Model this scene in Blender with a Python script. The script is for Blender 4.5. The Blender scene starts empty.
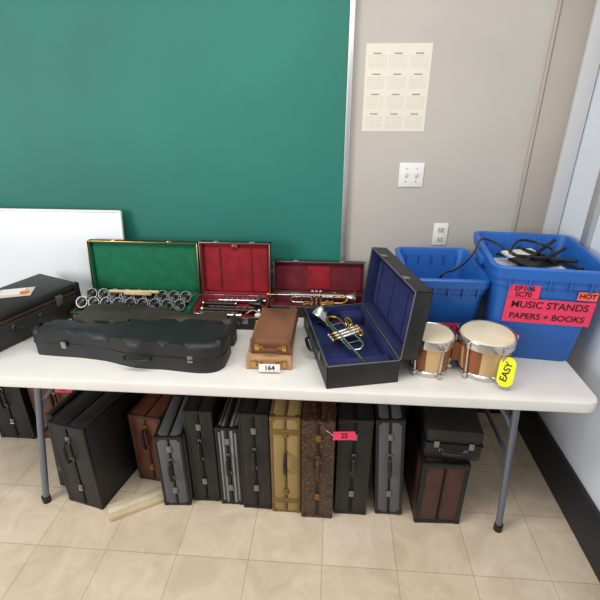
import bpy, bmesh, math, random
from mathutils import Vector, Matrix
random.seed(4)
S=bpy.context.scene
try: S.view_settings.view_transform='Standard'
except Exception: pass
R=math.radians
def lin(c):
    o=[]
    for v in c:
        v=v/255.0
        o.append(v/12.92 if v<=.04045 else ((v+.055)/1.055)**2.4)
    return o
# ---------------------------------------------------------------- materials
def M(name,col,rough=.5,metal=0,var=0,scale=20,bump=0,bscale=200,sheen=0,coat=0,detail=3,stretch=None):
    m=bpy.data.materials.new(name); m.use_nodes=True
    nt=m.node_tree; N=nt.nodes; L=nt.links; b=N['Principled BSDF']
    c=lin(col); b.inputs['Base Color'].default_value=(*c,1)
    b.inputs['Roughness'].default_value=rough; b.inputs['Metallic'].default_value=metal
    if sheen:
        b.inputs['Sheen Weight'].default_value=sheen; b.inputs['Sheen Roughness'].default_value=.4
        b.inputs['Sheen Tint'].default_value=(*[min(1,x*2+.05) for x in c],1)
    if coat: b.inputs['Coat Weight'].default_value=coat; b.inputs['Coat Roughness'].default_value=.15
    if var or bump:
        tc=N.new('ShaderNodeTexCoord'); mp=N.new('ShaderNodeMapping'); L.new(tc.outputs['Object'],mp.inputs['Vector'])
        if stretch: mp.inputs['Scale'].default_value=stretch
    if var:
        n=N.new('ShaderNodeTexNoise'); n.inputs['Scale'].default_value=scale; n.inputs['Detail'].default_value=detail
        L.new(mp.outputs[0],n.inputs['Vector'])
        r=N.new('ShaderNodeValToRGB'); r.color_ramp.elements[0].position=.3; r.color_ramp.elements[1].position=.7
        r.color_ramp.elements[0].color=(*[x*(1-var) for x in c],1); r.color_ramp.elements[1].color=(*[min(1,x*(1+var)) for x in c],1)
        L.new(n.outputs['Fac'],r.inputs['Fac']); L.new(r.outputs['Color'],b.inputs['Base Color'])
    if bump:
        n2=N.new('ShaderNodeTexNoise'); n2.inputs['Scale'].default_value=bscale; n2.inputs['Detail'].default_value=2
        L.new(mp.outputs[0],n2.inputs['Vector'])
        bp=N.new('ShaderNodeBump'); bp.inputs['Strength'].default_value=bump; bp.inputs['Distance'].default_value=.003
        L.new(n2.outputs['Fac'],bp.inputs['Height']); L.new(bp.outputs[0],b.inputs['Normal'])
    return m
def wave_mat(name,c1,c2,scale,axis='X',rough=.7):
    m=M(name,c1,rough); nt=m.node_tree; N=nt.nodes; L=nt.links; b=N['Principled BSDF']
    tc=N.new('ShaderNodeTexCoord'); w=N.new('ShaderNodeTexWave'); w.bands_direction=axis
    w.inputs['Scale'].default_value=scale; w.inputs['Distortion'].default_value=.4; L.new(tc.outputs['Object'],w.inputs['Vector'])
    r=N.new('ShaderNodeValToRGB'); r.color_ramp.elements[0].color=(*lin(c1),1); r.color_ramp.elements[1].color=(*lin(c2),1)
    r.color_ramp.elements[0].position=.35; r.color_ramp.elements[1].position=.65
    L.new(w.outputs['Fac'],r.inputs['Fac']); L.new(r.outputs['Color'],b.inputs['Base Color']); return m
def croc_mat(name,c1,c2,scale):
    m=M(name,c1,.32); nt=m.node_tree; N=nt.nodes; L=nt.links; b=N['Principled BSDF']
    tc=N.new('ShaderNodeTexCoord'); mp=N.new('ShaderNodeMapping'); mp.inputs['Scale'].default_value=(1,1,1.8)
    L.new(tc.outputs['Object'],mp.inputs['Vector'])
    v=N.new('ShaderNodeTexVoronoi'); v.feature='DISTANCE_TO_EDGE'; v.inputs['Scale'].default_value=scale; L.new(mp.outputs[0],v.inputs['Vector'])
    r=N.new('ShaderNodeValToRGB'); r.color_ramp.elements[0].color=(*lin(c2),1); r.color_ramp.elements[1].color=(*lin(c1),1)
    r.color_ramp.elements[0].position=.03; r.color_ramp.elements[1].position=.2
    L.new(v.outputs['Distance'],r.inputs['Fac']); L.new(r.outputs['Color'],b.inputs['Base Color'])
    bp=N.new('ShaderNodeBump'); bp.inputs['Strength'].default_value=.6; bp.inputs['Distance'].default_value=.004
    L.new(v.outputs['Distance'],bp.inputs['Height']); L.new(bp.outputs[0],b.inputs['Normal']); return m
def tile_mat(name,c1,c2,cm,size,mortar,rough,noise=9,amt=.5):
    m=M(name,c1,rough); nt=m.node_tree; N=nt.nodes; L=nt.links; b=N['Principled BSDF']
    tc=N.new('ShaderNodeTexCoord'); k=N.new('ShaderNodeTexBrick'); k.offset=0; k.squash=1
    k.inputs['Scale'].default_value=1; k.inputs['Brick Width'].default_value=size[0]; k.inputs['Row Height'].default_value=size[1]
    k.inputs['Mortar Size'].default_value=mortar; k.inputs['Mortar Smooth'].default_value=.3
    k.inputs['Color1'].default_value=(*lin(c1),1); k.inputs['Color2'].default_value=(*lin(c2),1); k.inputs['Mortar'].default_value=(*lin(cm),1)
    L.new(tc.outputs['Object'],k.inputs['Vector'])
    n=N.new('ShaderNodeTexNoise'); n.inputs['Scale'].default_value=noise; n.inputs['Detail'].default_value=6; n.inputs['Roughness'].default_value=.65
    n.inputs['Distortion'].default_value=1.0
    L.new(tc.outputs['Object'],n.inputs['Vector'])
    r=N.new('ShaderNodeValToRGB'); r.color_ramp.elements[0].position=.35; r.color_ramp.elements[1].position=.65
    r.color_ramp.elements[0].color=(.72,.68,.62,1); r.color_ramp.elements[1].color=(1,1,1,1)
    L.new(n.outputs['Fac'],r.inputs['Fac'])
    mx=N.new('ShaderNodeMixRGB'); mx.blend_type='MULTIPLY'; mx.inputs[0].default_value=amt
    L.new(k.outputs['Color'],mx.inputs[1]); L.new(r.outputs['Color'],mx.inputs[2]); L.new(mx.outputs[0],b.inputs['Base Color']); return m

mWall=M('wall_paint',(188,181,172),.75,var=.05,scale=2.2,bump=.1,bscale=120)
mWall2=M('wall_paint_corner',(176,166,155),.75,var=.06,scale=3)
mWallR=M('wall_paint_white',(220,225,232),.6,var=.03,scale=2)
mTrimW=M('trim_white',(200,200,200),.5)
mDark=M('dark_base',(34,34,38),.6,var=.2,scale=8)
mFloor=tile_mat('floor_tile',(222,202,176),(230,212,188),(186,164,136),(.305,.305),.0018,.35,noise=6,amt=.65)
mBoard=M('chalkboard_green',(33,116,101),.6,var=.12,scale=1.4,detail=5)
mAlu=M('aluminium',(195,195,192),.4,.7)
mWhiteBd=M('whiteboard',(224,226,228),.25)
mTable=M('table_plastic',(228,224,217),.45,var=.03,scale=12,bump=.05,bscale=300)
mLeg=M('leg_metal',(120,126,140),.4,.5)
mBlk=M('black_leatherette',(24,24,26),.48,var=.35,scale=14,bump=.35,bscale=260)
mBlk2=M('black_worn',(33,31,30),.55,var=.4,scale=9,bump=.4,bscale=180)
mVio=M('black_violin',(25,26,28),.48,var=.4,scale=10,bump=.4,bscale=160)
mVio2=M('black_brown_violin',(50,43,36),.6,var=.5,scale=7,bump=.45,bscale=130)
mTrimB=M('trim_black',(16,16,17),.45)
mBrass=M('brass',(200,158,84),.28,1,var=.15,scale=30)
mSil=M('silver_metal',(205,203,198),.22,1,var=.1,scale=30)
mNick=M('nickel',(150,148,142),.38,.9)
mOldBr=M('old_brass',(150,118,66),.42,.9,var=.2)
mGreenV=M('green_velvet',(10,102,68),.9,var=.15,scale=25,sheen=.3)
mRedV=M('red_velvet',(142,20,32),.9,var=.3,scale=14,sheen=.3)
mMarV=M('maroon_velvet',(106,22,36),.9,var=.3,scale=16,sheen=.3)
mBlueV=M('blue_velvet',(26,34,84),.9,var=.35,scale=18,sheen=.3)
mTan=M('tan_leather',(110,68,44),.45,var=.25,scale=10,bump=.2,bscale=200)
mTanL=M('light_tan_leather',(184,142,102),.5,var=.18,scale=12,bump=.2)
mTanM=M('tan_leather_mid',(122,78,54),.45,var=.25,scale=10,bump=.2)
mBrn=M('brown_leather',(98,52,34),.4,var=.3,scale=9,bump=.3)
mBrnD=M('dark_brown_leather',(66,42,34),.45,var=.3,scale=9,bump=.3)
mMar=M('maroon_leather',(70,40,36),.4,var=.3,scale=12,bump=.3)
mBeige=wave_mat('beige_tweed',(178,150,96),(142,114,68),70,'DIAGONAL',.8)
mBeigeT=M('beige_trim',(116,92,48),.5,var=.2)
mCroc=croc_mat('crocodile_leather',(92,62,42),(36,22,15),42)
mTweed=wave_mat('gray_tweed',(112,112,112),(70,70,72),75,'DIAGONAL',.8)
mStripe=wave_mat('gray_stripe',(140,140,140),(60,60,62),17,'X',.7)
mBin=M('blue_plastic',(32,98,180),.4,var=.08,scale=5)
mPink=M('pink_paper',(236,58,96),.7)
mRedP=M('red_paper',(222,56,66),.7)
mOrg=M('orange_paper',(255,104,70),.7)
mInk=M('black_ink',(20,10,14),.7)
mYel=M('yellow_tag',(232,232,36),.6)
mPaper=M('white_paper',(236,233,224),.7)
mPaper2=M('cream_paper',(214,204,180),.7,var=.1)
mWoodL=M('wood_light',(214,176,122),.42,var=.2,scale=14,stretch=(1,1,.15))
mWoodD=M('wood_dark',(140,78,40),.38,var=.3,scale=14,stretch=(1,1,.15))
mSkin=M('drum_skin',(224,210,178),.5,var=.08,scale=12)
mStick=M('beater_wood',(205,175,125),.5,var=.1)
mEbony=M('ebony',(22,20,20),.3)
mCream=M('cream_wood',(206,186,150),.6,var=.15,scale=10)
mPlate=M('switch_plate',(236,234,228),.4)
mCal=tile_mat('calendar_paper',(214,208,188),(196,190,170),(224,219,202),(.0102,.0085),.0026,.7,noise=30,amt=.1)
mCalP=M('calendar_sheet',(224,219,202),.7)

# ---------------------------------------------------------------- mesh builder
def T(x,y,z): return Matrix.Translation((x,y,z))
def RX(a): return Matrix.Rotation(R(a),4,'X')
def RY(a): return Matrix.Rotation(R(a),4,'Y')
def RZ(a): return Matrix.Rotation(R(a),4,'Z')
def align(p1,p2):
    d=Vector(p2)-Vector(p1)
    return T(*p1) @ d.to_track_quat('Z','Y').to_matrix().to_4x4()
def catmull(pts,n=6):
    P=[Vector(p) for p in pts]; out=[]
    P=[P[0]*2-P[1]]+P+[P[-1]*2-P[-2]]
    for i in range(1,len(P)-2):
        for k in range(n):
            t=k/n; a,b,c,d=P[i-1],P[i],P[i+1],P[i+2]
            out.append(.5*((2*b)+(c-a)*t+(2*a-5*b+4*c-d)*t*t+(3*b-a-3*c+d)*t**3))
    out.append(P[-2]); return out
def rrect(w,d,r,n=5):
    pts=[]
    for cx,cy,a0 in((w/2-r,d/2-r,0),(-w/2+r,d/2-r,90),(-w/2+r,-d/2+r,180),(w/2-r,-d/2+r,270)):
        for k in range(n+1):
            a=R(a0+90*k/n); pts.append((cx+r*math.cos(a),cy+r*math.sin(a)))
    return pts
class MB:
    def __init__(s): s.bm=bmesh.new(); s.mats=[]; s.base=Matrix.Identity(4)
    def mi(s,m):
        if m not in s.mats: s.mats.append(m)
        return s.mats.index(m)
    def add(s,t,mat,X=None,recalc=True):
        if recalc: bmesh.ops.recalc_face_normals(t,faces=t.faces)
        if mat is not None:
            i=s.mi(mat)
            for f in t.faces: f.material_index=i
        t.transform(s.base @ (X if X is not None else Matrix.Identity(4)))
        me=bpy.data.meshes.new('t'); t.to_mesh(me); t.free(); s.bm.from_mesh(me); bpy.data.meshes.remove(me)
    def box(s,c,sz,mat,bev=0,X=None,seg=2):
        t=bmesh.new(); bmesh.ops.create_cube(t,size=1,matrix=Matrix.Diagonal((*sz,1)))
        if bev: bmesh.ops.bevel(t,geom=t.edges[:],offset=min(bev,min(sz)*.45),segments=seg,affect='EDGES',profile=.5)
        Y=T(*c)
        if X is not None: Y=X@Y
        s.add(t,mat,Y)
    def cyl(s,p1,p2,r1,mat,r2=None,seg=20,X=None,bev=0):
        if r2 is None: r2=r1
        h=(Vector(p2)-Vector(p1)).length
        t=bmesh.new(); bmesh.ops.create_cone(t,cap_ends=True,segments=seg,radius1=r1,radius2=r2,depth=h,matrix=T(0,0,h/2))
        Y=align(p1,p2)
        if X is not None: Y=X@Y
        s.add(t,mat,Y)
    def lathe(s,prof,mat,X=None,seg=28,stripes=None):
        t=bmesh.new(); rings=[]
        for r,z in prof:
            if r<1e-6: rings.append([t.verts.new((0,0,z))])
            else: rings.append([t.verts.new((r*math.cos(2*math.pi*k/seg),r*math.sin(2*math.pi*k/seg),z)) for k in range(seg)])
        for a,b in zip(rings[:-1],rings[1:]):
            for k in range(seg):
                j=(k+1)%seg
                if len(a)==1 and len(b)==1: continue
                if len(a)==1: f=t.faces.new((a[0],b[j],b[k]))
                elif len(b)==1: f=t.faces.new((a[k],a[j],b[0]))
                else: f=t.faces.new((a[k],a[j],b[j],b[k]))
                if stripes: f.material_index=s.mi(stripes[(k//3)%len(stripes)])
        s.add(t,None if stripes else mat,X)
    def tube(s,pts,r,mat,seg=10,smooth=True,closed=False,X=None,n=6):
        P=catmull(pts,n) if smooth else [Vector(p) for p in pts]
        m=len(P)
        if isinstance(r,(int,float)): rr=[r]*m
        else:
            rr=[]
            for i in range(m):
                u=i/(m-1)*(len(r)-1); k=min(int(u),len(r)-2); rr.append(r[k]+(r[k+1]-r[k])*(u-k))
        t=bmesh.new(); rings=[]; nrm=None
        for i,p in enumerate(P):
            tg=(P[min(i+1,m-1)]-P[max(i-1,0)]).normalized()
            if nrm is None: nrm=tg.orthogonal().normalized()
            else:
                nrm=nrm-tg*nrm.dot(tg)
                nrm=nrm.normalized() if nrm.length>1e-6 else tg.orthogonal().normalized()
            bi=tg.cross(nrm)
            rings.append([t.verts.new(p+(nrm*math.cos(2*math.pi*k/seg)+bi*math.sin(2*math.pi*k/seg))*rr[i]) for k in range(seg)])
        for a,b in zip(rings[:-1],rings[1:]):
            for k in range(seg): t.faces.new((a[k],a[(k+1)%seg],b[(k+1)%seg],b[k]))
        t.faces.new(rings[0]); t.faces.new(rings[-1])
        s.add(t,mat,X)
    def loft(s,secs,mat,X=None,cap0=True,cap1=True):
        t=bmesh.new(); rings=[[t.verts.new(p) for p in sec] for sec in secs]; n=len(rings[0])
        for a,b in zip(rings[:-1],rings[1:]):
            for k in range(n): t.faces.new((a[k],a[(k+1)%n],b[(k+1)%n],b[k]))
        if cap0: t.faces.new(rings[0])
        if cap1: t.faces.new(rings[-1])
        s.add(t,mat,X)
    def slab(s,out,z0,z1,mat,bev=.01,X=None,both=False):
        t=bmesh.new(); vs=[t.verts.new((x,y,z0)) for x,y in out]; f=t.faces.new(vs)
        r=bmesh.ops.extrude_face_region(t,geom=[f]); nv=[g for g in r['geom'] if isinstance(g,bmesh.types.BMVert)]
        for v in nv: v.co.z=z1
        ed=[e for e in t.edges if abs(e.verts[0].co.z-e.verts[1].co.z)<1e-7 and (abs(e.verts[0].co.z-z1)<1e-6 or both)]
        if bev: bmesh.ops.bevel(t,geom=ed,offset=bev,segments=4,affect='EDGES',profile=.5)
        s.add(t,mat,X)
    def handle(s,c,along,out,length,reach,mat,r=.007,metal=None):
        c=Vector(c);a=Vector(along).normalized();o=Vector(out).normalized();L=length/2
        pts=[c-a*L,c-a*L*.98+o*reach*.6,c-a*L*.75+o*reach,c+o*reach*1.05,c+a*L*.75+o*reach,c+a*L*.98+o*reach*.6,c+a*L]
        s.tube(pts,[r*.6,r*.8,r*1.1,r*1.35,r*1.1,r*.8,r*.6],mat,8,n=4)
        if metal:
            for q in(-1,1):
                s.box(c+a*L*q+o*.002,[.016 if abs(x)<.5 else .006 for x in o],metal,.002)
    def finish(s,name,loc=(0,0,0),rz=0,rot=None,ang=35):
        me=bpy.data.meshes.new(name); s.bm.to_mesh(me); s.bm.free()
        for m in s.mats: me.materials.append(m)
        for p in me.polygons: p.use_smooth=True
        try: me.set_sharp_from_angle(angle=R(ang))
        except Exception: pass
        ob=bpy.data.objects.new(name,me); S.collection.objects.link(ob)
        ob.location=loc; ob.rotation_euler=rot if rot else (0,0,R(rz)); return ob
def child(ob,par):
    ob.parent=par; return ob
def text(par,name,body,size,loc,rot,mat,off=.0004,sx=1):
    cu=bpy.data.curves.new(name,'FONT'); cu.body=body; cu.size=size; cu.extrude=.0003; cu.offset=off
    cu.align_x='CENTER'; cu.align_y='CENTER'; cu.materials.append(mat)
    o=bpy.data.objects.new(name,cu); S.collection.objects.link(o); o.location=loc; o.rotation_euler=rot; o.scale=(sx,1,1); o.parent=par
    return o

# ---------------------------------------------------------------- room
WY=2.27; WX=1.12
b=MB(); b.box((-1.0,-.1,-.05),(5.0,5.2,.1),mFloor); b.finish('floor')
b=MB(); b.box((-1.14,WY+.05,1.35),(4.62,.1,2.7),mWall); b.finish('wall_back')
b=MB(); b.box((WX+.05,.3,1.35),(.1,4.1,2.7),mWallR); b.finish('wall_right')
b=MB(); b.box((-1.2,WY-.008,.11),(4.5,.016,.22),mDark,.003); b.finish('baseboard_back')
b=MB(); b.box((WX-.01,.3,.11),(.02,3.9,.22),mDark,.003); b.finish('baseboard_right')
b=MB()
b.box((1.08,WY-.012,1.46),(.07,.024,2.46),mTrimW,.004)
b.finish('trim_1')
b=MB()
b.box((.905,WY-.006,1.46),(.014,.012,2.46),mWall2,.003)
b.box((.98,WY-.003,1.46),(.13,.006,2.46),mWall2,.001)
b.finish('trim_2')
b=MB(); b.box((WX-.012,1.98,1.5),(.024,.05,2.36),mAlu,.004); b.finish('trim_3')

# chalkboard
b=MB()
b.box((-1.35,WY-.008,1.55),(2.80,.016,1.30),mBoard)
b.box((.058,WY-.013,1.55),(.024,.026,1.34),mAlu,.003)
b.box((-1.35,WY-.013,2.21),(2.83,.026,.024),mAlu,.003)
b.box((-1.35,WY-.019,.885),(2.83,.038,.02),mAlu,.004)
b.finish('chalkboard')
# whiteboard
b=MB()
b.box((0,0,.233),(.9,.012,.466),mWhiteBd)
for x in(-.447,.447): b.box((x,-.001,.233),(.012,.02,.47),mPlate,.003)
for z in(.004,.466): b.box((0,-.001,z),(.9,.02,.012),mPlate,.003)
b.finish('whiteboard',(-1.535,2.139,.745),rot=(R(-9),0,0))
# calendar
b=MB(); b.box((0,0,0),(.287,.002,.36),mCalP); 
c=b.finish('calendar_poster',(.268,WY-.001,1.775))
b=MB(); 
for i in range(3):
    for j in range(4):
        x0=i*.092-.13; y0=j*.082-.163
        b.slab([(x0,y0),(x0+.075,y0),(x0+.075,y0+.052),(x0,y0+.052)],0,.0006,mCal,0)
        b.slab([(x0+.02,y0+.056),(x0+.055,y0+.056),(x0+.055,y0+.061),(x0+.02,y0+.061)],0,.0006,M('calendar_heading',(150,144,130),.7) if (i+j)==0 else bpy.data.materials['calendar_heading'],0)
g=b.finish('months',(0,-.0012,0),rot=(R(90),0,0)); child(g,c)
# switch
b=MB(); b.box((0,0,0),(.118,.006,.115),mPlate,.003)
for x in(-.024,.024):
    b.box((x,-.004,0),(.011,.006,.026),mPaper2,.001); b.box((x,-.01,.004),(.007,.014,.01),mPlate,.002)
    for z in(-.03,.03): b.cyl((x,-.002,z),(x,-.0045,z),.003,mNick,seg=10)
b.finish('light_switch',(.374,WY-.003,1.397))
b=MB(); b.box((0,0,0),(.072,.006,.115),mPlate,.003)
for z in(-.024,.024):
    b.box((0,-.003,z),(.034,.004,.028),mPaper2,.006)
    for x in(-.007,.007): b.box((x,-.0052,z+.003),(.0025,.001,.009),mInk)
    b.cyl((0,-.0045,z-.008),(0,-.0057,z-.008),.0022,mInk,seg=8)
b.finish('electrical_outlet',(.55,WY-.003,1.104))

# ---------------------------------------------------------------- table
TX0,TX1,TY0,TY1=-1.44,1.0,1.393,2.153; TZ=.74
b=MB(); cx=(TX0+TX1)/2; cy=(TY0+TY1)/2
b.loft([[(x+cx,y+cy,z) for x,y in rrect(TX1-TX0-i,TY1-TY0-i,.05)] for z,i in((TZ-.05,.016),(TZ-.043,.002),(TZ-.008,0),(TZ-.002,.004),(TZ,.012))],mTable)
b.box((cx,TY0+.06,TZ-.06),(2.1,.025,.03),mLeg,.003); b.box((cx,TY1-.06,TZ-.06),(2.1,.025,.03),mLeg,.003)
for xt,xb,sg in((-1.20,-1.31,1),(.735,.775,-1)):
    for y0,y1 in((TY0+.075,TY0+.05),(TY1-.075,TY1-.05)):
        ym=y0+(.09 if y0<cy else -.09); xm=xt+(xb-xt)*.25
        b.tube([(xt,y0,TZ-.05),(xt+(xb-xt)*.15,y0,.60),(xt+(xb-xt)*.55,(y0*.7+y1*.3),.35),(xb,y1,.02)],.0145,mLeg,12)
        b.cyl((xb,y1,0),(xb,y1,.035),.019,mTrimB,seg=14)
        b.tube([(xm,y0+(.004 if y0<cy else -.004),.53),(xm+.05*sg,ym,.60),(xt+.26*sg,cy,TZ-.06)],.008,mLeg,8)
    b.cyl((xt,TY0+.06,TZ-.07),(xt,TY1-.06,TZ-.07),.0145,mLeg)
    b.cyl((xt+(xb-xt)*.45,TY0+.07,.40),(xt+(xb-xt)*.45,TY1-.07,.40),.010,mLeg)
    b.box((xt+.26*sg,cy,TZ-.065),(.04,.5,.03),mLeg,.004)
b.finish('folding_table')

# ---------------------------------------------------------------- cases
def upright_case(name,w,d,h,mat,trim,metal,loc,rz=0,rot=None,handle=True,hz=.56,bev=.014,hm=None,band=None,e=.016,latch=True):
    b=MB()
    for q in(-1,1): b.box((q*w/4,d/2,h/2),(w/2-.001,d,h),mat,bev)
    b.box((0,d/2,h/2),(.005,d+.003,h+.003),trim,.002)
    for q in(-1,1):
        b.box((q*(w/2-e/2+.001),e/2-.0015,h/2),(e,e,h-.008),trim,.005)
        b.box((q*(w/2-e/2+.001),d-e/2+.0015,h/2),(e,e,h-.008),trim,.005)
        b.box((q*(w/2-e/2+.001),d/2,h-e/2+.001),(e,d-.01,e),trim,.005)
        b.box((q*(w/2-e/2+.001),d/2,e/2),(e,d-.01,e),trim,.005)
    for z in(e/2,h-e/2+.001): b.box((0,e/2-.0015,z),(w-.01,e,e),trim,.005)
    if band:
        for z in(h*.14,h*.86): b.box((0,-.0005,z),(w+.002,.006,.03),band,.002)
    if latch:
        for z in(h*.24,h*.84):
            b.box((0,-.002,z),(.022,.005,.034),metal,.002); b.box((.0,-.006,z+.003),(.013,.005,.022),metal,.002)
            b.cyl((-.010,-.005,z-.010),(.010,-.005,z-.010),.0032,metal,seg=10)
    if handle: b.handle((0,-.001,h*hz),(0,0,1),(0,-1,0),.105,.03,hm or mTrimB,.007,metal)
    for x in(-1,1):
        for z in(0,1): b.box((x*(w/2-.012),.010,.012+z*(h-.024)),(.028,.026,.028),metal if band else trim,.007)
    return b.finish(name,loc,rz,rot)

upright_case('gray_instrument_case',.125,.30,.41,mTweed,mTrimB,mNick,(-.683,1.465,0),4)
upright_case('black_instrument_case',.125,.27,.53,mBlk,mTrimB,mNick,(-.552,1.50,0),2,hz=.6)
upright_case('striped_instrument_case',.105,.28,.455,mStripe,mTrimB,mNick,(-.427,1.49,0),0)
upright_case('black_instrument_case',.13,.27,.55,mBlk2,mTrimB,mNick,(-.306,1.475,0),-1)
upright_case('beige_instrument_case',.13,.26,.55,mBeige,mBeigeT,mOldBr,(-.170,1.465,0),0,hm=mTrimB,band=mBeigeT)
upright_case('crocodile_instrument_case',.138,.27,.555,mCroc,mCroc,mOldBr,(-.03,1.445,0),0,hm=mBrnD)
upright_case('black_instrument_case',.145,.28,.545,mBlk,mTrimB,mNick,(.122,1.475,0),0)
upright_case('gray_instrument_case',.12,.30,.54,mTweed,mTrimB,mNick,(.297,1.485,.004),rot=(0,R(-3.5),R(-2)),hm=mTrimB)
upright_case('maroon_trumpet_case',.20,.30,.35,mMar,mTrimB,mNick,(.51,1.455,0),2,handle=False,e=.026,latch=False)
b=MB(); w_,d_,h_=.235,.30,.16
b.box((0,d_/2,h_*.27),(w_,d_,h_*.54),mBlk,.018); b.box((0,d_/2,h_*.77),(w_*.99,d_,h_*.46),mBlk2,.02)
b.box((0,d_/2,h_*.54),(w_+.004,d_+.004,.007),mTrimB,.002)
for x in(-.07,.07): b.box((x,-.003,h_*.54),(.022,.006,.032),mNick,.002)
b.handle((0,0,h_*.36),(1,0,0),(0,-1,-.15),.10,.022,mTrimB,.006,mNick)
b.finish('black_clarinet_case',(.53,1.475,.353),-3)
upright_case('black_instrument_case',.14,.20,.52,mBlk2,mTrimB,mNick,(.42,1.83,0),0,handle=False)
upright_case('brown_leather_case',.165,.32,.40,mBrn,mBrnD,mOldBr,(-.845,1.60,0),-8,hz=.7)
upright_case('black_box_case',.19,.42,.47,mBlk,mTrimB,mNick,(-1.115,1.435,0),-13,hz=.72)
b=MB(); b.box((0,.2,.23),(.035,.40,.46),mBlk2,.012); b.box((-.012,.2,.23),(.02,.37,.43),mTrimB,.008)
for z in(.12,.34): b.box((0,-.003,z),(.022,.006,.03),mNick,.002)
b.box((0,.0,.23),(.037,.012,.45),mTrimB,.004)
b.finish('case_lid_panel',(-1.275,1.53,.006),rot=(0,R(5),R(-11)))
upright_case('brown_leather_case',.27,.14,.38,mBrn,mBrnD,mOldBr,(-1.45,1.86,0),4,hz=.75)
upright_case('black_instrument_case',.20,.25,.50,mBlk,mTrimB,mNick,(-1.72,1.84,0),0)
b=MB(); b.box((0,0,.0125),(.25,.085,.025),mCream,.003); b.box((0,0,.027),(.25,.03,.006),mPaper2,.002); b.finish('wooden_block',(-.872,1.452,0),32)

# ---------------------------------------------------------------- violin cases
def violin_case(name,L,W,H,mat,loc,rz,flip=False,trim=mTrimB):
    prof=[(0,.0),(.0,.24),(.02,.31),(.10,.34),(.24,.37),(.38,.50),(.48,.72),(.56,.88),(.64,.90),(.72,.90),(.80,.96),(.88,1.0),(.94,.94),(.98,.74),(1.0,.42),(1.0,0)]
    P=catmull([(a*L,(c+.10*(1-c))*W/2,0) for a,c in prof[1:-1]],3)
    top=[(p.x-L/2,p.y) for p in P]; out=top+[(x,-y) for x,y in reversed(top)]
    if flip: out=[(-x,y) for x,y in out]
    b=MB()
    b.slab(out,H*.48,H,mat,.032); 
    b.slab([(x*.995,y*.98) for x,y in out],0,H*.5,mat,.004)
    b.slab([(x*1.006,y*1.03) for x,y in out],H*.46,H*.52,trim,.002)
    f=-1 if flip else 1
    for x in(-.26,.28):
        yy=-W/2*(.47 if x*f<0 else .95)
        b.box((x*f*L/.8,yy-.004,H*.5),(.022,.007,.03),mNick,.002)
    b.handle((.07*f,-W/2*.85,H*.42),(1,0,0),(0,-1,-.1),.11,.028,trim,.006,None)
    b.finish(name,loc,rz)
violin_case('violin_case',.83,.225,.128,mVio,(-.832,1.597,TZ),-1.5)
violin_case('violin_case',.72,.19,.128,mVio2,(-.775,1.742,TZ),-2,True)

# ---------------------------------------------------------------- open cases
def tray(b,X,w,d,h,outer,liner,rim,t=.007):
    b.box((w/2,d/2,t/2),(w,d,t),outer,.003,X)
    for c,s_ in(((w/2,t/2,h/2),(w,t,h)),((w/2,d-t/2,h/2),(w,t,h)),((t/2,d/2,h/2),(t,d,h)),((w-t/2,d/2,h/2),(t,d,h))):
        b.box(c,s_,outer,.003,X)
    l=.004; b.box((w/2,d/2,t+l/2),(w-2*t,d-2*t,l),liner,.001,X)
    for c,s_ in(((w/2,t+l/2,h/2),(w-2*t,l,h-.004)),((w/2,d-t-l/2,h/2),(w-2*t,l,h-.004)),((t+l/2,d/2,h/2),(l,d-2*t,h-.004)),((w-t-l/2,d/2,h/2),(l,d-2*t,h-.004))):
        b.box(c,s_,liner,.001,X)
    r=.004
    for c,s_ in(((w/2,r/2,h),(w,r,r)),((w/2,d-r/2,h),(w,r,r)),((r/2,d/2,h),(r,d,r)),((w-r/2,d/2,h),(r,d,r))):
        b.box(c,s_,rim,.001,X)
def open_case(w,d,hb,hl,theta,outer,liner,rim,pads=True,dl=None):
    b=MB(); I=Matrix.Identity(4); dl=dl or d
    tray(b,I,w,d,hb,outer,liner,rim)
    Lm=T(0,d,hb)@RX(180-theta)@T(0,0,-hl)
    tray(b,Lm,w,dl,hl,outer,liner,rim)
    for x in(w*.25,w*.75):
        b.cyl((x-.025,d+.001,hb),(x+.025,d+.001,hb),.0045,rim,seg=10)
        b.box((x,-.003,hb*.75),(.032,.006,.03),rim,.002)
        b.box((x,dl-.004,hl-.012),(.026,.006,.028),rim,.002,Lm@T(0,.006,.0))
    b.handle((w/2,0,hb*.55),(1,0,0),(0,-1,-.1),.11,.026,mTrimB,.006,rim)
    if pads: b.box((w/2,dl/2,.016),(w-.03,dl-.03,.014),liner,.006,Lm)
    return b,Lm
# handbells
b,Lm=open_case(.575,.235,.065,.045,96,mBlk2,mGreenV,mBrass,dl=.275)
b.box((.2875,.1175,.03),(.55,.21,.04),mGreenV,.004)
b.finish('handbell_case',(-1.245,1.848,TZ))
b=MB()
bell=[(0,.0),(.008,.0),(.012,.004),(.016,.012),(.021,.028),(.025,.040),(.028,.046),(.0255,.046),(.022,.040),(.016,.02),(0,.012)]
for row in range(2):
    for i in range(9):
        x=.045+i*.0605; y=.035+row*.10
        X=T(x,y+.045,.076)@RX(58)
        b.lathe(bell,mSil,X,16)
        b.lathe([(0,.028),(.0235,.0405),(.0225,.041),(0,.032)],mEbony,X,14)
        b.cyl((0,0,.01),(0,0,.05),.003,mNick,seg=8,X=X); b.cyl((0,0,.044),(0,0,.052),.006,mEbony,seg=10,X=X)
        b.box((0,0,-.016),(.024,.008,.032),mEbony,.002,X)
        b.box((x,y+.012,.056),(.036,.008,.014),mSil,.002)
        b.box((x,y+.004,.058),(.018,.006,.020),mEbony,.001)
b.cyl((.14,.145,.115),(.40,.13,.125),.008,mStick,seg=12); b.cyl((.20,.02,.075),(.42,.03,.075),.006,mStick,seg=12)
b.box((.29,.135,.112),(.14,.02,.012),mStick,.002,None)
b.finish('handbell_set',(-1.245,1.848,TZ))
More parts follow.
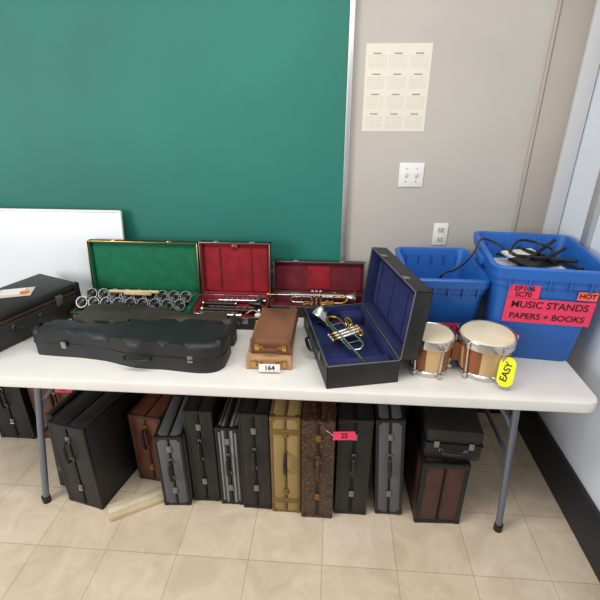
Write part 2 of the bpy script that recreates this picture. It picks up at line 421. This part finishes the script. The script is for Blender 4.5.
# clarinet case
b,Lm=open_case(.36,.245,.065,.045,95,mBlk2,mRedV,mNick,dl=.278)
b.box((.18,.1225,.024),(.335,.22,.028),mRedV,.005)
b.box((.18,.055,.04),(.33,.012,.02),mRedV,.003); b.box((.18,.12,.04),(.33,.012,.02),mRedV,.003)
for x in(.1,.26): b.box((x,.13,.026),(.008,.23,.004),mMarV,.001,Lm)
b.box((.18,.262,.028),(.03,.03,.02),mBrass,.003,Lm)
b.finish('clarinet_case',(-.665,1.85,TZ))
def clarinet_joint(b,p1,p2,r,body,keys=6):
    b.cyl(p1,p2,r,body,seg=16); p1=Vector(p1);p2=Vector(p2);d=(p2-p1)
    for t in(0,.97): b.cyl(p1+d*t,p1+d*(t+.03),r*1.25,mSil,seg=16)
    n=d.normalized(); sd=Vector((-n.y,n.x,0))
    b.cyl(p1+d*.1+sd*r+Vector((0,0,r)),p1+d*.9+sd*r+Vector((0,0,r)),.0022,mSil,seg=8)
    for i in range(keys):
        q=p1+d*(.12+.76*i/(keys-1))+Vector((0,0,r))
        b.cyl(q,q+Vector((0,0,.004)),.0068,mSil,seg=12); b.cyl(q+Vector((0,0,.002)),q+sd*r*1.2+Vector((0,0,.002)),.002,mSil,seg=6)
b=MB()
clarinet_joint(b,(.02,.03,.058),(.25,.03,.058),.012,mSil,8)
clarinet_joint(b,(.04,.09,.058),(.33,.085,.058),.0125,mEbony,8)
clarinet_joint(b,(.03,.155,.058),(.20,.155,.058),.0125,mEbony,6)
clarinet_joint(b,(.10,.2,.056),(.34,.205,.056),.010,mSil,8)
b.lathe([(.012,0),(.013,.02),(.02,.05),(.03,.065),(.028,.065),(.012,.02),(.0,.02)],mEbony,T(.265,.15,.066)@RY(90),20)
b.tube([(.27,.035,.068),(.30,.04,.085),(.33,.03,.08),(.345,.05,.07)],.004,mSil)
b.box((.33,.02,.066),(.03,.02,.02),mPaper,.003)
b.finish('clarinet',(-.665,1.85,TZ))

# trumpet generator
def trumpet(name,X,mA,mB,sc=1.0):
    b=MB(); b.base=X@Matrix.Scale(sc,4); r=.0062
    b.tube([(-.25,.045,.006),(-.1,.045,.006),(.05,.045,.006),(.15,.045,.006),(.178,.036,.004),(.186,.012,0),(.178,-.012,-.004),(.15,-.022,-.005),(.1,-.022,-.005),(.05,-.022,-.003)],r,mA,12)
    b.tube([(.10,.045,.006),(.15,.045,.006),(.1785,.036,.004),(.187,.012,0),(.1785,-.012,-.004),(.15,-.022,-.005),(.10,-.022,-.005)],r*1.25,mB,12)
    b.tube([(-.045,-.024,0),(-.11,-.024,0),(-.145,-.02,0),(-.165,.0,-.002),(-.165,.022,-.004),(-.145,.042,-.008),(-.11,.048,-.010),(0,.048,-.010),(.08,.048,-.010),(.14,.048,-.010)],[.006,.006,.0065,.007,.0075,.008,.009,.0105,.0125,.015],mA,14)
    b.lathe([(.0148,0),(.018,.03),(.023,.055),(.031,.078),(.043,.095),(.058,.105),(.0595,.106),(.057,.1045),(.042,.093),(.028,.07),(.012,.0)],mA,T(.138,.048,-.010)@RY(90),32)
    for i,x in enumerate((-.03,-.004,.022)):
        b.cyl((x,-.062,0),(x,.062,0),.0108,mA,seg=20)
        b.cyl((x,-.07,0),(x,-.062,0),.0122,mB,seg=20); b.cyl((x,.062,0),(x,.072,0),.0122,mB,seg=20)
        b.cyl((x,.072,0),(x,.092,0),.0028,mB,seg=8); b.cyl((x,.092,0),(x,.096,0),.008,mPaper,seg=16)
    b.tube([(.022,-.03,0),(.06,-.035,.012),(.095,-.035,.014),(.105,-.047,.014),(.095,-.058,.014),(.06,-.055,.012),(.022,-.05,0)],r*.9,mB,10)
    b.tube([(-.03,-.03,0),(-.06,-.035,.012),(-.08,-.04,.012),(-.084,-.05,.012),(-.076,-.058,.012),(-.05,-.055,.012),(-.03,-.05,0)],r*.9,mB,10)
    b.tube([(-.004,-.01,.005),(-.004,-.01,.03),(-.004,-.025,.038),(-.004,-.04,.03),(-.004,-.04,.005)],r*.85,mB,10)
    for x in(-.1,.1): b.cyl((x,.045,.004),(x,-.022,-.002),.003,mB,seg=8)
    b.tube([(.05,-.022,.006),(.066,-.022,.018),(.074,-.022,.004)],.003,mB,8)
    b.tube([(.12,.055,.006),(.115,.066,.012),(.10,.07,.012),(.095,.06,.006)],.002,mB,8)
    b.lathe([(.0045,0),(.0055,.04),(.008,.06),(.0135,.075),(.0138,.08),(.01,.08),(.003,.065),(0,.06)],mB,T(-.24,.045,.006)@RY(-90),20)
    return b.finish(name)
b,Lm=open_case(.475,.158,.06,.045,100,mBlk2,mMarV,mNick,dl=.172)
b.box((.2375,.079,.018),(.45,.135,.016),mMarV,.005)
b.box((.2375,.085,.018),(.12,.12,.02),mRedV,.004,Lm)
b.finish('cornet_case',(-.30,1.995,TZ))
trumpet('cornet',T(-.065,2.065,TZ+.066)@RZ(2)@RX(12),mSil,mBrass,.80)
# blue trumpet case
b,Lm=open_case(.51,.285,.10,.07,96,mBlk,mBlueV,mNick)
b.box((.255,.1425,.018),(.485,.26,.022),mBlueV,.008)
b.box((.46,.14,.05),(.07,.25,.06),mBlueV,.008); b.box((.05,.22,.05),(.07,.1,.06),mBlueV,.008)
b.box((.255,.1425,.03),(.42,.2,.018),mBlueV,.01,Lm)
for x in(.10,.25,.40): b.box((x,.1425,.041),(.006,.19,.006),mBlueV,.002,Lm)
b.finish('trumpet_case',(-.122,1.905,TZ),-76.5)
trumpet('trumpet',T(.078,1.715,TZ+.082)@RZ(114)@RX(-8),mSil,mBrass,.84)
b=MB(); b.box((0,0,.02),(.06,.09,.04),mBlk,.01); b.box((0,-.035,.041),(.05,.02,.003),mNick,.001); b.lathe([(.0,.04),(.012,.04),(.015,.055),(.012,.056),(0,.045)],mNick,T(0,.01,0),16)
b.finish('mouthpiece_box',(-.205,1.925,TZ),5)

# tan leather cases
def flat_case(name,w,d,h,mat,trim,loc,rz,tag=False):
    b=MB(); b.box((0,d/2,h*.25),(w,d,h*.5-.001),mat,.008); b.box((0,d/2,h*.75),(w,d,h*.5-.001),mat,.01)
    b.box((0,d/2,h*.5),(w+.003,d+.003,.006),trim,.002)
    for x in(-w*.33,w*.33): b.box((x,-.003,h*.5),(.02,.006,.028),mBrass,.002)
    b.handle((0,0,h*.5),(1,0,0),(0,-1,0),.07,.018,trim,.0045,mBrass)
    for q in(-1,1):
        for y in(.004,d-.004): b.box((q*(w/2-.009),y+(.004 if y<.1 else -.004),h/2),(.02,.02,h+.001),trim,.006)
    return b.finish(name,loc,rz)
c=flat_case('tan_leather_case',.185,.32,.06,mTanL,mTanL,(-.238,1.525,TZ),2)
b=MB(); b.box((0,0,0),(.085,.0015,.033),mPaper,.0005); g=b.finish('price_tag',(.005,-.027,.026),rot=(R(-12),0,0)); child(g,c)
text(g,'tag_number','164',.028,(0,-.0016,0),(R(90),0,0),mInk,.0006)
flat_case('tan_leather_case',.165,.30,.065,mTanM,mTan,(-.232,1.545,TZ+.0612),-1)

# far-left large black case
b=MB()
b.box((.29,.14,.06),(.58,.28,.12),mBlk2,.02); b.box((.29,.14,.125),(.58,.28,.012),mBrnD,.003)
b.box((.29,.145,.15),(.58,.28,.04),mBlk2,.014)
for x in(.12,.46): b.box((x,-.003,.12),(.035,.006,.05),mNick,.002)
b.handle((.29,0,.09),(1,0,0),(0,-1,0),.13,.03,mTrimB,.008,mNick)
for x in(.012,.568): b.box((x,.012,.085),(.03,.03,.17),mTrimB,.008)
b.finish('saxophone_case',(-1.465,1.435,TZ),68)
b=MB(); b.box((0,0,.001),(.15,.1,.002),mPaper2); b.box((-.01,.01,.004),(.1,.06,.003),mPaper,0); b.box((.045,-.02,.007),(.035,.025,.003),mOrg); b.finish('paper_slips',(-1.47,1.82,TZ+.1705),20)

# ---------------------------------------------------------------- bins
def bin_(name,w,d,H,loc,rz,tap=.035):
    b=MB()
    def sec(z,g,r=.04): 
        k=tap*(1-z/H)
        return [(x,y,z) for x,y in rrect(w+2*g-2*k,d+2*g-2*k,max(r,.01))]
    b.loft([sec(0,-.004),sec(.006,0),sec(H*.80,0),sec(H*.80+.003,.006),sec(H*.88,.006),sec(H*.88+.003,.014,.045),sec(H-.004,.016,.045),sec(H,.012,.045),sec(H,-.004),sec(H-.006,-.006),sec(.012,-.006)],mBin)
    for sx in(-1,1):
        b.box((sx*(w/2+.012),0,H*.9),(.03,d*.3,.035),mBin,.006)
    for i in range(5):
        x=(i-2)*w*.18; b.box((x,-(d/2-.004),H*.84),(.005,.03,.05),mBin,.001); b.box((x,(d/2-.004),H*.84),(.005,.03,.05),mBin,.001)
    return b,b.finish(name,loc,rz)
_,b1=bin_('storage_bin',.325,.40,.335,(.484,1.93,TZ),0)
H2=.42
_,b2=bin_('storage_bin',.405,.47,H2,(.862,1.885,TZ),-6)
def facey(z): return -(.47/2-.035*(1-z/H2))-.0075
tilt=math.atan(.035/H2)
def sign(par,nm,x,z,w,h,mat,off=0):
    b=MB(); b.box((0,0,0),(w,.0012,h),mat,0); g=b.finish(nm,(x,facey(z)-off,z),rot=(tilt,0,0)); child(g,par); return g
s1=sign(b2,'sign_music_stands',.02,.235,.325,.108,mPink)
text(s1,'line_1','MUSIC STANDS',.042,(0,-.0014,.027),(R(90),0,0),mInk,.0005,.98)
text(s1,'line_2','PAPERS + BOOKS',.037,(0,-.0014,-.025),(R(90),0,0),mInk,.0005,.98)
s2=sign(b2,'sign_lot',-.085,.319,.115,.056,mPink)
text(s2,'line_1','EP106',.030,(0,-.0014,.013),(R(90),0,0),mInk,.0004); text(s2,'line_2','SC70',.028,(0,-.0014,-.013),(R(90),0,0),mInk,.0004)
s3=sign(b2,'sign_hot',.145,.315,.07,.036,mOrg)
text(s3,'line_1','HOT',.028,(0,-.0014,0),(R(90),0,0),mInk,.0005)
s4=sign(b2,'sign_small',-.125,.05,.06,.04,mRedP)
text(s4,'line_1','55',.028,(0,-.0014,0),(R(90),0,0),mInk,.0006)
b=MB(); b.box((0,0,0),(.2,.0015,.055),mPink); g=b.finish('sign_price',(-.03,-.193,.105),rot=(R(6),0,0)); child(g,b1)
text(g,'line_1','$5 EACH',.036,(0,-.0014,0),(R(90),0,0),mInk,.0006)
# bin 2 contents
b=MB()
b.box((0,0,.28),(.28,.34,.02),mPaper2,.002); b.box((-.04,.04,.305),(.20,.26,.03),mPaper,.002,RZ(8)); b.box((.06,-.04,.32),(.14,.20,.035),mDark,.004,RZ(-10))
b.box((.0,.06,.35),(.16,.22,.01),mPaper,.001,T(.02,.02,.0)@RZ(25)@RX(6))
for p,q in(((-.14,-.12,.33),(.12,.15,.42)),((-.1,-.15,.34),(.15,.10,.40)),((-.12,.12,.35),(.13,-.1,.41)),((-.02,.17,.37),(.14,-.14,.39))):
    b.cyl(p,q,.008,mTrimB,seg=10)
b.tube([(-.1,.0,.40),(-.05,.08,.43),(.03,.1,.42),(.08,.03,.41),(.03,-.05,.40)],.006,mTrimB)
b.box((.02,.0,.365),(.20,.12,.012),mTrimB,.003,RZ(30))
b.finish('music_stands_and_books',(.862,1.885,TZ),-6)
b=MB()
b.box((0,0,.03),(.20,.27,.03),mPaper2,.003,RZ(4)); b.box((.01,.0,.06),(.14,.20,.02),mDark,.003,RZ(-10))
b.finish('sheet_music',(.484,1.93,TZ))
b=MB(); b.tube([(.42,1.82,.95),(.46,1.765,1.081),(.51,1.80,1.087),(.57,1.86,1.10),(.615,1.90,1.135),(.645,1.93,1.185),(.70,1.92,1.175),(.78,1.86,1.14)],.0045,mTrimB,8); b.finish('black_cable')

# ---------------------------------------------------------------- bongos
def bongo(b,cx,cy,r,h):
    X=T(cx,cy,0)
    b.lathe([(0,.004),(r*.80,.004),(r*.80,.004),(r*.83,.02),(r*.92,h*.55),(r*.95,h-.012),(r*.95,h-.006)],None,X,48,stripes=[mWoodL,mWoodD,mWoodD,mWoodL])
    b.lathe([(r*.82,0),(r*.87,0),(r*.88,.004),(r*.88,.02),(r*.83,.024)],mSil,X,40)
    b.lathe([(0,h+.003),(r*.6,h+.0035),(r*.9,h+.002),(r*.955,h-.004),(r*.965,h-.014)],mSkin,X,40)
    b.lathe([(r*.96,h-.034),(r*1.02,h-.034),(r*1.03,h-.03),(r*1.03,h-.004),(r*1.01,h+.001),(r*.965,h-.002)],mSil,X,40)
    for k in range(5):
        a=R(72*k-90+20); ux,uy=math.cos(a),math.sin(a)
        b.cyl((cx+ux*r*1.05,cy+uy*r*1.05,h-.012),(cx+ux*r*.93,cy+uy*r*.93,.018),.0038,mSil,seg=8)
        b.box((0,0,0),(.014,.018,.028),mSil,.003,T(cx+ux*r*1.06,cy+uy*r*1.06,h-.018)@RZ(math.degrees(a)))
        b.box((0,0,0),(.022,.018,.018),mSil,.003,T(cx+ux*r*.94,cy+uy*r*.94,.016)@RZ(math.degrees(a)))
        b.cyl((cx+ux*r*.925,cy+uy*r*.925,.0),(cx+ux*r*.935,cy+uy*r*.935,.02),.006,mSil,seg=8)
b=MB(); bongo(b,.408,1.585,.086,.165); bongo(b,.619,1.59,.107,.17)
b.box((.506,1.592,.09),(.035,.05,.08),mWoodD,.006); b.cyl((.485,1.592,.09),(.55,1.592,.09),.007,mSil)
bg=b.finish('bongo_drums',(0,0,TZ))
b=MB(); b.slab(rrect(.058,.115,.028),0,.0012,mYel,0); g=b.finish('yellow_tag',(.668,1.468,.072),rot=(R(68),R(0),R(-22))); child(g,bg)
text(g,'tag_text','EASY',.034,(0,0,.0016),(0,0,R(80)),mInk,.0006)

def tag(loc,rot,sz=(.075,.035)):
    b=MB(); b.box((0,0,0),(sz[0],.0012,sz[1]),mPink); 
    b.tube([(-sz[0]/2,0,0),(-sz[0]/2-.015,.004,.012),(-sz[0]/2-.03,.012,.02)],.0008,mPaper,6)
    o=b.finish('pink_price_tag',loc,rot=rot)
    text(o,'number','25',.028,(0,-.0012,0),(R(90),0,0),mInk,.0006)
tag((.075,1.43,.50),(R(-20),0,R(5)),(.09,.035))
tag((-1.21,1.62,.525),(R(-25),0,R(5)),(.08,.035))

# ---------------------------------------------------------------- lights
w=bpy.data.worlds.new('World'); S.world=w; w.use_nodes=True
bgn=w.node_tree.nodes['Background']; bgn.inputs[0].default_value=(.93,.96,1,1); bgn.inputs[1].default_value=.45
def area(name,loc,target,sx,sy,e,col):
    l=bpy.data.lights.new(name,'AREA'); l.shape='RECTANGLE'; l.size=sx; l.size_y=sy; l.energy=e; l.color=col
    o=bpy.data.objects.new(name,l); S.collection.objects.link(o); o.location=loc
    o.rotation_euler=(Vector(target)-Vector(loc)).to_track_quat('-Z','Y').to_euler()
area('ceiling_light',(-.3,.9,2.68),(-.3,1.2,0),2.4,.6,34,(1,.97,.93))
area('window_light',(-3.2,-.8,1.9),(.2,1.9,.9),1.6,1.4,76,(.96,.98,1))

# ---------------------------------------------------------------- camera
cam=bpy.data.cameras.new('camera'); co=bpy.data.objects.new('camera',cam); S.collection.objects.link(co)
cam.sensor_width=36; cam.lens=27; cam.clip_start=.02
co.location=(0,0,1.77); co.rotation_euler=(R(90-25),0,R(4.2)); S.camera=co
